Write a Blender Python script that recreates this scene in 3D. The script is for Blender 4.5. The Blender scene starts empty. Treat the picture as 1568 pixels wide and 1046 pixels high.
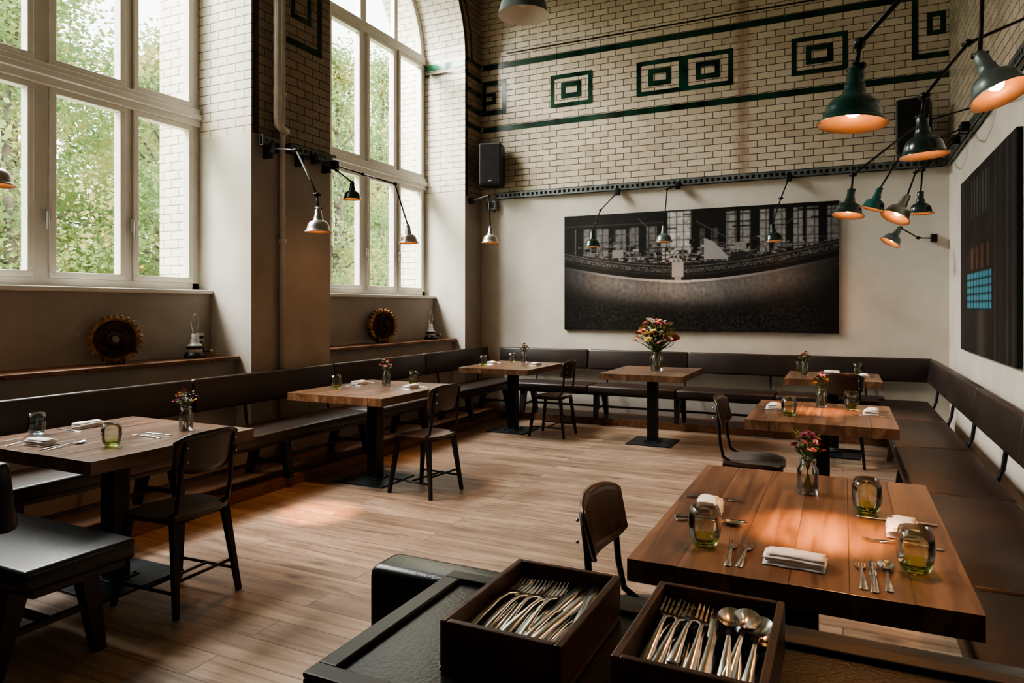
import bpy, bmesh, math, random
import numpy as np
from mathutils import Vector, Matrix
random.seed(7); np.random.seed(7)
scene = bpy.context.scene
PI = math.pi
# ------------------------------------------------------------------ materials
def mat_new(name):
    m = bpy.data.materials.new(name); m.use_nodes = True
    nt = m.node_tree
    return m, nt, nt.nodes['Principled BSDF']
def N(nt, typ, ins=None, **props):
    n = nt.nodes.new(typ)
    for k, v in props.items(): setattr(n, k, v)
    if ins:
        for k, v in ins.items():
            if isinstance(v, bpy.types.NodeSocket): nt.links.new(v, n.inputs[k])
            else: n.inputs[k].default_value = v
    return n
def c4(c): return (c[0], c[1], c[2], 1.0)
def ramp(nt, fac, stops):
    r = nt.nodes.new('ShaderNodeValToRGB'); nt.links.new(fac, r.inputs['Fac'])
    e = r.color_ramp.elements
    while len(e) < len(stops): e.new(0.5)
    for i, (p, c) in enumerate(stops):
        e[i].position = p; e[i].color = c4(c)
    return r.outputs['Color']
def mixc(nt, fac, a, b, mode='MIX'):
    n = nt.nodes.new('ShaderNodeMix'); n.data_type = 'RGBA'; n.blend_type = mode
    for idx, v in ((0, fac), (6, a), (7, b)):
        if isinstance(v, bpy.types.NodeSocket): nt.links.new(v, n.inputs[idx])
        else: n.inputs[idx].default_value = v if idx == 0 else c4(v)
    return n.outputs[2]
def simple(name, col, rough=0.5, metal=0.0, noise=0.12, scale=8.0, bump=0.0, bscale=60, spec=0.5, coat=0.0):
    m, nt, b = mat_new(name)
    tc = N(nt, 'ShaderNodeTexCoord')
    nz = N(nt, 'ShaderNodeTexNoise', {'Vector': tc.outputs['Object'], 'Scale': scale, 'Detail': 5.0})
    lo = [max(0, c*(1-noise*1.6)) for c in col]; hi = [min(1, c*(1+noise*1.6)) for c in col]
    nt.links.new(ramp(nt, nz.outputs['Fac'], [(0.3, lo), (0.7, hi)]), b.inputs['Base Color'])
    b.inputs['Roughness'].default_value = rough; b.inputs['Metallic'].default_value = metal
    b.inputs['Specular IOR Level'].default_value = spec
    b.inputs['Coat Weight'].default_value = coat
    if bump > 0:
        n2 = N(nt, 'ShaderNodeTexNoise', {'Vector': tc.outputs['Object'], 'Scale': bscale, 'Detail': 4.0})
        bp = N(nt, 'ShaderNodeBump', {'Height': n2.outputs['Fac'], 'Strength': bump, 'Distance': 0.01})
        nt.links.new(bp.outputs[0], b.inputs['Normal'])
    return m
def emis(name, col, s):
    m, nt, b = mat_new(name)
    b.inputs['Base Color'].default_value = c4(col)
    b.inputs['Emission Color'].default_value = c4(col); b.inputs['Emission Strength'].default_value = s
    return m
def brick_mat(name, c1, c2, mortar, rough=0.3, stain=False, ms=0.0045):
    m, nt, b = mat_new(name)
    uv = N(nt, 'ShaderNodeUVMap')
    br = N(nt, 'ShaderNodeTexBrick', {'Vector': uv.outputs[0], 'Color1': c4(c1), 'Color2': c4(c2), 'Mortar': c4(mortar),
        'Scale': 1.0, 'Mortar Size': ms, 'Mortar Smooth': 0.15, 'Bias': -0.2, 'Brick Width': 0.2, 'Row Height': 0.078})
    nz = N(nt, 'ShaderNodeTexNoise', {'Vector': uv.outputs[0], 'Scale': 1.3, 'Detail': 6.0, 'Roughness': 0.65})
    col = mixc(nt, 0.5, br.outputs['Color'], ramp(nt, nz.outputs['Fac'], [(0.3, (0.64, 0.55, 0.46)), (0.6, (1, 1, 1))]), 'MULTIPLY')
    if stain:
        sx = N(nt, 'ShaderNodeSeparateXYZ', {'Vector': uv.outputs[0]})
        n3 = N(nt, 'ShaderNodeTexNoise', {'Vector': uv.outputs[0], 'Scale': 7.0, 'Detail': 8.0, 'Roughness': 0.7})
        a = N(nt, 'ShaderNodeMath', {0: sx.outputs[0], 1: 1.06}, operation='ADD')
        a2 = N(nt, 'ShaderNodeMath', {0: a.outputs[0]}, operation='ABSOLUTE')
        a3 = N(nt, 'ShaderNodeMath', {0: n3.outputs['Fac'], 1: 0.20}, operation='MULTIPLY')
        a4 = N(nt, 'ShaderNodeMath', {0: a3.outputs[0], 1: a2.outputs[0]}, operation='SUBTRACT')
        a5 = N(nt, 'ShaderNodeMapRange', {'Value': a4.outputs[0], 'From Min': -0.02, 'From Max': 0.10, 'To Min': 0.0, 'To Max': 0.6})
        col = mixc(nt, a5.outputs[0], col, (0.20, 0.09, 0.045))
    nt.links.new(col, b.inputs['Base Color'])
    rg = N(nt, 'ShaderNodeMapRange', {'Value': br.outputs['Fac'], 'To Min': rough, 'To Max': 0.9})
    nt.links.new(rg.outputs[0], b.inputs['Roughness'])
    bp = N(nt, 'ShaderNodeBump', {'Height': br.outputs['Fac'], 'Strength': 0.5, 'Distance': 0.006}, invert=True)
    nt.links.new(bp.outputs[0], b.inputs['Normal'])
    return m
def wood_plank(name, cols, width, length, axis='Y', rough=0.35, gs=1.0, knots=True, gap=0.003, varcol=0.5, coat=0.0, knotk=0.75, streak=0.0):
    """planks running along axis, object coordinates"""
    m, nt, b = mat_new(name)
    tc = N(nt, 'ShaderNodeTexCoord')
    mp = N(nt, 'ShaderNodeMapping', {'Vector': tc.outputs['Object']})
    if axis == 'Y': mp.inputs['Rotation'].default_value = (0, 0, PI/2)
    v = mp.outputs[0]
    br = N(nt, 'ShaderNodeTexBrick', {'Vector': v, 'Color1': (0, 0, 0, 1), 'Color2': (1, 1, 1, 1), 'Mortar': (0.5, 0.5, 0.5, 1), 'Scale': 1.0,
        'Mortar Size': gap, 'Mortar Smooth': 0.1, 'Bias': 0.0, 'Brick Width': length, 'Row Height': width})
    br.offset = 0.37
    off = N(nt, 'ShaderNodeVectorMath', {0: br.outputs['Color'], 1: (3.1, 7.7, 5.0)}, operation='MULTIPLY')
    ad = N(nt, 'ShaderNodeVectorMath', {0: v, 1: off.outputs[0]}, operation='ADD')
    st = N(nt, 'ShaderNodeVectorMath', {0: ad.outputs[0], 1: (1.2*gs, 14.0*gs, 6.0*gs)}, operation='MULTIPLY')
    nz = N(nt, 'ShaderNodeTexNoise', {'Vector': st.outputs[0], 'Scale': 1.6, 'Detail': 9.0, 'Roughness': 0.62, 'Distortion': 0.8})
    g = ramp(nt, nz.outputs['Fac'], [(0.28, cols[0]), (0.5, cols[1]), (0.72, cols[2])])
    sb = N(nt, 'ShaderNodeSeparateColor', {'Color': br.outputs['Color']})
    vr = ramp(nt, sb.outputs[0], [(0.0, (0.60, 0.56, 0.52)), (1.0, (1.15, 1.12, 1.08))])
    col = mixc(nt, varcol, g, vr, 'MULTIPLY')
    nb = N(nt, 'ShaderNodeTexNoise', {'Vector': v, 'Scale': 1.7, 'Detail': 5.0, 'Roughness': 0.6})
    col = mixc(nt, 0.6, col, ramp(nt, nb.outputs['Fac'], [(0.32, (0.62, 0.58, 0.54)), (0.62, (1.06, 1.05, 1.04))]), 'MULTIPLY')
    if streak > 0:
        s2 = N(nt, 'ShaderNodeVectorMath', {0: ad.outputs[0], 1: (0.9, 9.0, 1.0)}, operation='MULTIPLY')
        n5 = N(nt, 'ShaderNodeTexNoise', {'Vector': s2.outputs[0], 'Scale': 1.1, 'Detail': 7.0, 'Roughness': 0.7, 'Distortion': 1.5})
        sk = ramp(nt, n5.outputs['Fac'], [(0.30, (0.38, 0.30, 0.24)), (0.43, (1, 1, 1))])
        col = mixc(nt, streak, col, sk, 'MULTIPLY')
    if knots:
        ks = N(nt, 'ShaderNodeVectorMath', {0: ad.outputs[0], 1: (1.6*gs, 4.2*gs, 1.0)}, operation='MULTIPLY')
        vo = N(nt, 'ShaderNodeTexVoronoi', {'Vector': ks.outputs[0], 'Scale': 1.3})
        kf = ramp(nt, vo.outputs['Distance'], [(0.03, (1, 1, 1)), (0.15, (0, 0, 0))])
        kb = N(nt, 'ShaderNodeSeparateColor', {'Color': kf})
        kk = N(nt, 'ShaderNodeMath', {0: kb.outputs[0], 1: knotk}, operation='MULTIPLY')
        col = mixc(nt, kk.outputs[0], col, [c*0.3 for c in cols[0]])
    gm = N(nt, 'ShaderNodeMath', {0: br.outputs['Fac'], 1: 0.7}, operation='MULTIPLY')
    col = mixc(nt, gm.outputs[0], col, [c*0.25 for c in cols[0]])
    nt.links.new(col, b.inputs['Base Color'])
    rr = N(nt, 'ShaderNodeMapRange', {'Value': nz.outputs['Fac'], 'To Min': rough-0.08, 'To Max': rough+0.12})
    nt.links.new(rr.outputs[0], b.inputs['Roughness'])
    b.inputs['Coat Weight'].default_value = coat; b.inputs['Coat Roughness'].default_value = 0.22
    bp = N(nt, 'ShaderNodeBump', {'Height': nz.outputs['Fac'], 'Strength': 0.15, 'Distance': 0.004})
    nt.links.new(bp.outputs[0], b.inputs['Normal'])
    return m
def thin_glass(name, tint, refl=0.9):
    """clear drinking glass: tinted transparency with fresnel gloss"""
    m, nt, b = mat_new(name); nt.nodes.remove(b)
    lw = N(nt, 'ShaderNodeLayerWeight', {'Blend': 0.35})
    tc = mixc(nt, lw.outputs['Facing'], tint, [c*c*0.95 for c in tint])
    tr = N(nt, 'ShaderNodeBsdfTransparent', {'Color': tc})
    gl = N(nt, 'ShaderNodeBsdfGlossy', {'Roughness': 0.03, 'Color': (1, 1, 1, 1)})
    fr = N(nt, 'ShaderNodeFresnel', {'IOR': 1.5})
    f2 = N(nt, 'ShaderNodeMath', {0: fr.outputs[0], 1: refl}, operation='MULTIPLY')
    mx = N(nt, 'ShaderNodeMixShader', {0: f2.outputs[0], 1: tr.outputs[0], 2: gl.outputs[0]})
    nt.links.new(mx.outputs[0], nt.nodes['Material Output'].inputs[0])
    return m
M = {}
M['plaster'] = simple('plaster', (0.60, 0.555, 0.48), 0.75, noise=0.05, scale=3, bump=0.15, bscale=30)
M['plaster_shaded'] = simple('plaster_shaded', (0.32, 0.275, 0.235), 0.6, noise=0.07, scale=3, bump=0.15, bscale=30)  # plaster with the shade of the unlit pier faces put into its colour
M['brick_cream'] = brick_mat('brick_cream', (0.68, 0.60, 0.475), (0.52, 0.44, 0.335), (0.08, 0.05, 0.035), 0.22, True)
M['brick_white'] = brick_mat('brick_white', (0.76, 0.71, 0.62), (0.66, 0.61, 0.52), (0.22, 0.16, 0.12), 0.3, ms=0.004)
M['brick_brown_shaded'] = brick_mat('brick_brown_shaded', (0.33, 0.26, 0.195), (0.25, 0.19, 0.14), (0.07, 0.045, 0.03), 0.35)  # brown brick, darkened further by pier shade painted into the colour
M['green_tile'] = simple('green_tile', (0.008, 0.036, 0.023), 0.14, noise=0.5, scale=4)
M['green_tile_light'] = simple('green_tile_light', (0.05, 0.20, 0.12), 0.15, noise=0.3, scale=5)
M['brown_tile'] = simple('brown_tile', (0.035, 0.022, 0.017), 0.18, noise=0.3, scale=5)
M['frame_white'] = simple('frame_white', (0.68, 0.65, 0.58), 0.4, noise=0.03)
M['floor'] = wood_plank('floor_oak', [(0.13, 0.088, 0.062), (0.30, 0.215, 0.155), (0.45, 0.345, 0.255)], 0.17, 2.3, 'X', 0.42, 0.8, varcol=0.6, streak=0.6)
M['table'] = wood_plank('table_wood', [(0.058, 0.029, 0.017), (0.165, 0.088, 0.050), (0.30, 0.178, 0.105)], 0.135, 3.0, 'Y', 0.30, 0.8, gap=0.0012, varcol=0.6, coat=0.25, streak=0.6)
M['shelf'] = wood_plank('shelf_wood', [(0.09, 0.038, 0.02), (0.19, 0.085, 0.04), (0.27, 0.13, 0.065)], 0.5, 3.0, 'Y', 0.4, 1.5, knots=False)
M['chairwood'] = simple('chair_plywood', (0.036, 0.016, 0.010), 0.3, noise=0.3, scale=6, coat=0.2)
M['darkwood'] = simple('dark_wood', (0.016, 0.010, 0.008), 0.38, noise=0.3, scale=10)
M['boxwood'] = simple('box_wood', (0.075, 0.032, 0.020), 0.42, noise=0.35, scale=14, bump=0.1)
M['leather'] = simple('leather_brown', (0.025, 0.017, 0.0145), 0.38, noise=0.2, scale=4, bump=0.10, bscale=90)
M['leather_black'] = simple('leather_black', (0.010, 0.0115, 0.013), 0.30, noise=0.25, scale=6, bump=0.08, bscale=150)
M['seatgrey'] = simple('seat_grey', (0.10, 0.082, 0.07), 0.5, noise=0.15)
M['steel_dark'] = simple('steel_dark', (0.014, 0.013, 0.014), 0.4, metal=0.5, noise=0.2)
M['steel_base'] = simple('steel_base', (0.03, 0.037, 0.043), 0.35, metal=0.6, noise=0.2)
M['rail'] = simple('galvanised_steel', (0.15, 0.165, 0.16), 0.45, metal=0.6, noise=0.2)
M['pipe'] = simple('pipe_paint', (0.50, 0.45, 0.385), 0.35, noise=0.08)
M['rust'] = simple('rusty_iron', (0.05, 0.027, 0.016), 0.6, metal=0.5, noise=0.5, scale=20, bump=0.3)
M['brass'] = simple('brass_teeth', (0.26, 0.14, 0.06), 0.5, metal=0.6, noise=0.6, scale=14)
M['lamp_green'] = simple('enamel_green', (0.012, 0.075, 0.058), 0.22, noise=0.2, coat=0.5)
M['lamp_black'] = simple('enamel_black', (0.014, 0.030, 0.026), 0.22, noise=0.2, coat=0.5)
M['lamp_grey'] = simple('enamel_grey', (0.12, 0.15, 0.135), 0.32, metal=0.4, noise=0.2)
M['lamp_alu'] = simple('aluminium', (0.55, 0.53, 0.50), 0.3, metal=0.8, noise=0.15)
M['lamp_in'] = simple('shade_inner', (0.24, 0.17, 0.12), 0.35, metal=0.3, noise=0.05)
M['lamp_in_white'] = simple('shade_inner_white', (0.75, 0.70, 0.62), 0.4, noise=0.05)
M['bulb'] = emis('warm_bulb', (1.0, 0.40, 0.12), 34)
M['black_plastic'] = simple('speaker_black', (0.009, 0.009, 0.010), 0.5, noise=0.2)
M['cutlery'] = simple('stainless', (0.70, 0.70, 0.70), 0.2, metal=1.0, noise=0.05)
M['napkin'] = simple('napkin_linen', (0.82, 0.80, 0.77), 0.85, noise=0.03, bump=0.1, bscale=120)
M['ceramic'] = simple('ceramic_white', (0.65, 0.63, 0.60), 0.25, noise=0.03)
M['glass_green'] = thin_glass('glass_green', (0.975, 0.992, 0.945))
M['glass_greenbase'] = thin_glass('glass_green_base', (0.84, 0.93, 0.60))
M['glass_blue'] = thin_glass('glass_blue', (0.86, 0.95, 0.98))
M['glass_clear'] = thin_glass('glass_clear', (0.97, 0.98, 0.965))
M['leaf'] = simple('flower_leaf', (0.06, 0.11, 0.03), 0.5, noise=0.4, scale=30)
M['stem'] = simple('flower_stem', (0.10, 0.16, 0.05), 0.5)
for nm, c in {'pet_red': (0.36, 0.025, 0.03), 'pet_pink': (0.72, 0.33, 0.30), 'pet_yellow': (0.78, 0.50, 0.12),
              'pet_white': (0.82, 0.72, 0.58), 'pet_orange': (0.75, 0.32, 0.14), 'pet_plum': (0.14, 0.025, 0.06)}.items():
    M[nm] = simple(nm, c, 0.6, noise=0.2, scale=40)
m, nt, b = mat_new('window_glass'); nt.nodes.remove(b)
tr = N(nt, 'ShaderNodeBsdfTransparent', {'Color': (0.95, 0.97, 0.96, 1)})
gl = N(nt, 'ShaderNodeBsdfGlossy', {'Roughness': 0.02})
mx = N(nt, 'ShaderNodeMixShader', {0: 0.05, 1: tr.outputs[0], 2: gl.outputs[0]})
nt.links.new(mx.outputs[0], nt.nodes['Material Output'].inputs[0]); M['window_glass'] = m
def foliage(name, c1, c2, c3):
    m, nt, b = mat_new(name)
    g = N(nt, 'ShaderNodeNewGeometry')
    nz = N(nt, 'ShaderNodeTexNoise', {'Vector': g.outputs['Position'], 'Scale': 0.8, 'Detail': 4.0})
    col = ramp(nt, nz.outputs['Fac'], [(0.32, c1), (0.5, c2), (0.66, c3)])
    nt.links.new(col, b.inputs['Base Color']); b.inputs['Roughness'].default_value = 0.7
    t = N(nt, 'ShaderNodeBsdfTranslucent', {'Color': col})
    mx = N(nt, 'ShaderNodeMixShader', {0: 0.5, 1: b.outputs[0], 2: t.outputs[0]})
    nt.links.new(mx.outputs[0], nt.nodes['Material Output'].inputs[0])
    return m
M['foliage'] = foliage('foliage', (0.17, 0.27, 0.10), (0.29, 0.38, 0.15), (0.56, 0.48, 0.20))
M['bark'] = simple('bark', (0.16, 0.13, 0.10), 0.9, noise=0.4, bump=0.5)
M['lawn'] = simple('lawn_grass', (0.20, 0.28, 0.10), 0.9, noise=0.4, scale=2)
def pic_mat(name, rough, spec):
    m, nt, b = mat_new(name)
    at = N(nt, 'ShaderNodeAttribute', attribute_name='Col')
    nt.links.new(at.outputs['Color'], b.inputs['Base Color']); b.inputs['Roughness'].default_value = rough
    b.inputs['Specular IOR Level'].default_value = spec; M[name] = m
pic_mat('picture', 0.3, 0.35); pic_mat('picture_matt', 0.6, 0.15)

# ------------------------------------------------------------------ builder
class B:
    def __init__(s): s.v=[]; s.f=[]; s.mi=[]; s.sm=[]; s.mats=[]; s.uv=[]; s.hasuv=False
    def midx(s, k):
        if k not in s.mats: s.mats.append(k)
        return s.mats.index(k)
    def add(s, vs, fs, mat, smooth=False, T=None, uvs=None):
        o = len(s.v); i = s.midx(mat)
        for v in vs:
            v = Vector(v)
            s.v.append(tuple(T @ v if T is not None else v))
        for k, f in enumerate(fs):
            s.f.append(tuple(o+q for q in f)); s.mi.append(i); s.sm.append(smooth)
            if uvs: s.uv.append(uvs[k]); s.hasuv = True
            else: s.uv.append([(0, 0)]*len(f))
    def quad(s, p, mat, uv=None):
        s.add(p, [(0, 1, 2, 3)], mat, False, None, [uv] if uv else None)
    def box(s, c, d, mat, bev=0.0, T=None, seg=2, smooth=False):
        bm = bmesh.new(); bmesh.ops.create_cube(bm, size=1.0)
        for v in bm.verts: v.co = Vector((v.co.x*d[0]+c[0], v.co.y*d[1]+c[1], v.co.z*d[2]+c[2]))
        if bev > 0:
            bmesh.ops.bevel(bm, geom=list(bm.edges), offset=min(bev, min(d)*0.49), segments=seg, affect='EDGES', profile=0.5)
            smooth = smooth or seg > 2
        bm.verts.index_update()
        s.add([v.co.copy() for v in bm.verts], [tuple(v.index for v in f.verts) for f in bm.faces], mat, smooth, T)
        bm.free()
    def bx(s, x0, x1, y0, y1, z0, z1, mat, bev=0.0, T=None, seg=2):
        s.box(((x0+x1)/2, (y0+y1)/2, (z0+z1)/2), (abs(x1-x0), abs(y1-y0), abs(z1-z0)), mat, bev, T, seg)
    def lathe(s, prof, mat, n=24, T=None, smooth=True, cap0=False, cap1=False):
        vs=[]; fs=[]
        for r, z in prof:
            for k in range(n):
                a = 2*PI*k/n; vs.append((r*math.cos(a), r*math.sin(a), z))
        for i in range(len(prof)-1):
            for k in range(n):
                k2=(k+1)%n; fs.append((i*n+k, i*n+k2, (i+1)*n+k2, (i+1)*n+k))
        if cap0: fs.append(tuple(range(n-1, -1, -1)))
        if cap1: fs.append(tuple((len(prof)-1)*n+k for k in range(n)))
        s.add(vs, fs, mat, smooth, T)
    def cyl(s, p0, p1, r0, mat, r1=None, n=12, T=None):
        p0=Vector(p0); p1=Vector(p1); r1 = r0 if r1 is None else r1
        L=(p1-p0).length
        if L < 1e-6: return
        Q = Matrix.Translation(p0) @ (p1-p0).to_track_quat('Z','Y').to_matrix().to_4x4()
        if T is not None: Q = T @ Q
        s.lathe([(r0,0),(r1,L)], mat, n, Q, n>6, True, True)
    def beam(s, p0, p1, w0, d0, w1, d1, mat, T=None, up=(0,1,0)):
        p0=Vector(p0); p1=Vector(p1); z=(p1-p0).normalized(); x=Vector(up).cross(z).normalized(); y=z.cross(x)
        vs=[]
        for p,w,d in ((p0,w0,d0),(p1,w1,d1)):
            for a,c in ((-1,-1),(1,-1),(1,1),(-1,1)): vs.append(p+x*a*w/2+y*c*d/2)
        s.add(vs,[(3,2,1,0),(4,5,6,7),(0,1,5,4),(1,2,6,5),(2,3,7,6),(3,0,4,7)],mat,False,T)
    def tube(s, pts, r, mat, n=8, T=None, closed=False):
        pts=[Vector(p) for p in pts]; vs=[]; fs=[]; m=len(pts)
        rr = r if isinstance(r,(list,tuple)) else [r]*m
        prev=None
        for i,p in enumerate(pts):
            t=(pts[min(i+1,m-1)]-pts[max(i-1,0)]).normalized()
            if prev is None: prev = t.orthogonal().normalized()
            x=(prev-t*prev.dot(t)).normalized(); prev=x; y=t.cross(x)
            for k in range(n):
                a=2*PI*k/n; vs.append(p+x*math.cos(a)*rr[i]+y*math.sin(a)*rr[i])
        for i in range(m-1):
            for k in range(n):
                k2=(k+1)%n; fs.append((i*n+k,i*n+k2,(i+1)*n+k2,(i+1)*n+k))
        fs.append(tuple(range(n-1,-1,-1))); fs.append(tuple((m-1)*n+k for k in range(n)))
        s.add(vs,fs,mat,True,T)
    def sphere(s, c, r, mat, T=None, n=12, sc=(1,1,1)):
        prof=[(max(1e-4,r*math.sin(PI*i/(n//2+1))), -r*math.cos(PI*i/(n//2+1))) for i in range(n//2+2)]
        Q=Matrix.Translation(Vector(c)) @ Matrix.Diagonal((sc[0],sc[1],sc[2],1))
        if T is not None: Q=T@Q
        s.lathe(prof,mat,n,Q)
    def mesh(s, name):
        me=bpy.data.meshes.new(name); me.from_pydata(s.v,[],s.f)
        for k in s.mats: me.materials.append(M[k])
        me.polygons.foreach_set('material_index', s.mi); me.polygons.foreach_set('use_smooth', s.sm)
        if s.hasuv:
            ul=me.uv_layers.new(name='UVMap'); flat=[]
            for u in s.uv:
                for q in u: flat.extend(q)
            ul.data.foreach_set('uv', flat)
        me.validate(clean_customdata=False); me.update(); return me
    def obj(s, name, loc=(0,0,0), rz=0.0): return place(name, s.mesh(name), loc, rz)
def place(name, me, loc=(0,0,0), rz=0.0, sc=1.0):
    o=bpy.data.objects.new(name, me); scene.collection.objects.link(o)
    o.location=loc; o.rotation_euler=(0,0,rz); o.scale=(sc,sc,sc); return o

# ------------------------------------------------------------------ room
XL,XW,XO=-4.52,-5.18,-5.65; XR=1.0; YB=8.5; YF=-3.0; ZC=6.8; ZB=2.9; SILL=1.56; SPR=4.75; R=1.34
OPEN=[(1.67,4.35),(5.35,8.03)]
b=B()
def qy(x,y0,y1,z0,z1,mat): b.quad([(x,y0,z0),(x,y1,z0),(x,y1,z1),(x,y0,z1)],mat,[(y0,z0),(y1,z0),(y1,z1),(y0,z1)])
def qx(y,x0,x1,z0,z1,mat): b.quad([(x0,y,z0),(x1,y,z0),(x1,y,z1),(x0,y,z1)],mat,[(x0,z0),(x1,z0),(x1,z1),(x0,z1)])
def qz(z,x0,x1,y0,y1,mat): b.quad([(x0,y0,z),(x1,y0,z),(x1,y1,z),(x0,y1,z)],mat,[(x0,y0),(x1,y0),(x1,y1),(x0,y1)])
prev=YF
for (y0,y1) in OPEN+[(YB,YB)]:
    if y0>prev:
        qy(XL,prev,y0,0,ZB,'plaster_shaded'); qy(XL,prev,y0,ZB,ZC,'brick_brown_shaded')
    prev=y1
NS=28
for (y0,y1) in OPEN:
    yc=(y0+y1)/2
    for y in (y0,y1):
        qx(y,-5.22,XL,0,ZB,'plaster'); qx(y,-5.22,XL,ZB,SPR,'brick_white'); qx(y,XO,-5.22,1.4,SPR,'brick_white')
    qy(-4.70,y0,y1,0,0.97,'plaster_shaded'); qy(-5.0,y0,y1,0.97,SILL-0.03,'plaster_shaded'); qz(SILL-0.03,-5.22,-5.0,y0,y1,'frame_white')
    qz(SILL-0.03,XO,-5.22,y0,y1,'frame_white'); qy(XO,y0,y1,0,SILL-0.03,'plaster')
    for k in range(NS):
        a0=PI-PI*k/NS; a1=PI-PI*(k+1)/NS
        p0=(yc+R*math.cos(a0),SPR+R*math.sin(a0)); p1=(yc+R*math.cos(a1),SPR+R*math.sin(a1))
        s0=R*PI*k/NS; s1=R*PI*(k+1)/NS
        b.quad([(XL,p0[0],p0[1]),(XL,p1[0],p1[1]),(XO,p1[0],p1[1]),(XO,p0[0],p0[1])],'brick_white',[(XL,s0),(XL,s1),(XO,s1),(XO,s0)])
        b.quad([(XL,p0[0],p0[1]),(XL,p1[0],p1[1]),(XL,p1[0],ZC),(XL,p0[0],ZC)],'brick_brown_shaded',[(p0[0],p0[1]),(p1[0],p1[1]),(p1[0],ZC),(p0[0],ZC)])
b.obj('wall_left')
b=B(); qx(YB,-5.65,XR,0,ZB,'plaster'); qx(YB,-5.65,XR,ZB,ZC,'brick_cream'); b.obj('wall_back')
b=B(); qy(XR,YF,YB,0,ZB,'plaster'); qy(XR,YF,YB,ZB,ZC,'brick_cream'); b.obj('wall_right')
b=B(); qx(YF,XL,XR,0,ZB,'plaster_shaded'); qx(YF,XL,XR,ZB,ZC,'brick_brown_shaded'); b.obj('wall_front')  # unseen wall, colours darkened to cut fill light
b=B(); b.bx(XL-0.2,XR,YF,YB,-0.1,0.0,'floor'); b.obj('floor')
b=B(); b.bx(XO,XR,YF,YB,ZC,ZC+0.1,'plaster_shaded'); b.obj('ceiling')  # unseen ceiling, dark tone chosen to hold back bounce light
b=B()
def ry(u0,u1,z0,z1,mat='green_tile'): b.bx(u0,u1,YB-0.004,YB,z0,z1,mat)
def rX(u0,u1,z0,z1,mat='green_tile'): b.bx(XL,XL+0.004,u0,u1,z0,z1,mat)
def frame2(f,u0,u1,z0,z1,t,mat='green_tile'):
    f(u0,u1,z0,z0+t,mat); f(u0,u1,z1-t,z1,mat); f(u0,u0+t,z0+t,z1-t,mat); f(u1-t,u1,z0+t,z1-t,mat)
ry(-4.5,0.66,4.68,4.75); ry(-4.14,0.66,4.86,4.88,'brown_tile'); ry(-4.5,XR-0.005,3.82,3.89)
for x0 in (-3.49,-2.33,-1.75,-0.53):
    frame2(ry,x0,x0+0.58,4.04,4.47,0.055); frame2(ry,x0+0.15,x0+0.43,4.15,4.36,0.06)
frame2(ry,-4.51,-4.14,4.06,4.52,0.06); frame2(ry,-4.5,-4.3,4.2,4.36,0.05)
ry(0.66,0.72,4.04,5.5); ry(0.72,XR-0.005,4.04,4.10); frame2(ry,0.80,0.97,4.28,4.52,0.05)
b.obj('trim_1')
b=B()
rX(5.17,5.23,3.80,5.5); rX(4.76,5.17,3.80,3.86); frame2(rX,4.82,5.08,4.05,4.35,0.05)
for z in (3.83,4.06,4.3,4.5,4.70): rX(8.06,8.49,z,z+0.06)
for (y0,y1) in OPEN:
    yc=(y0+y1)/2
    for r0,r1 in ((R+0.02,R+0.08),(R+0.16,R+0.21)):
        for k in range(NS):
            a0=PI*k/NS; a1=PI*(k+1)/NS
            b.add([(XL+0.004,yc+r*math.cos(a),SPR+r*math.sin(a)) for a,r in ((a0,r0),(a1,r0),(a1,r1),(a0,r1))],[(0,1,2,3)],'brown_tile')
    b.bx(XL,XL+0.004,y1+0.02,y1+0.08,ZB,SPR,'brown_tile')
    b.bx(-5.14,XL,y1-0.004,y1,4.62,4.70,'green_tile_light'); b.bx(-5.14,XL,y1-0.004,y1,4.54,4.57,'brown_tile')
    b.bx(-5.14,XL,y0,y0+0.004,4.62,4.70,'green_tile_light')
b.obj('trim_2')
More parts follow.
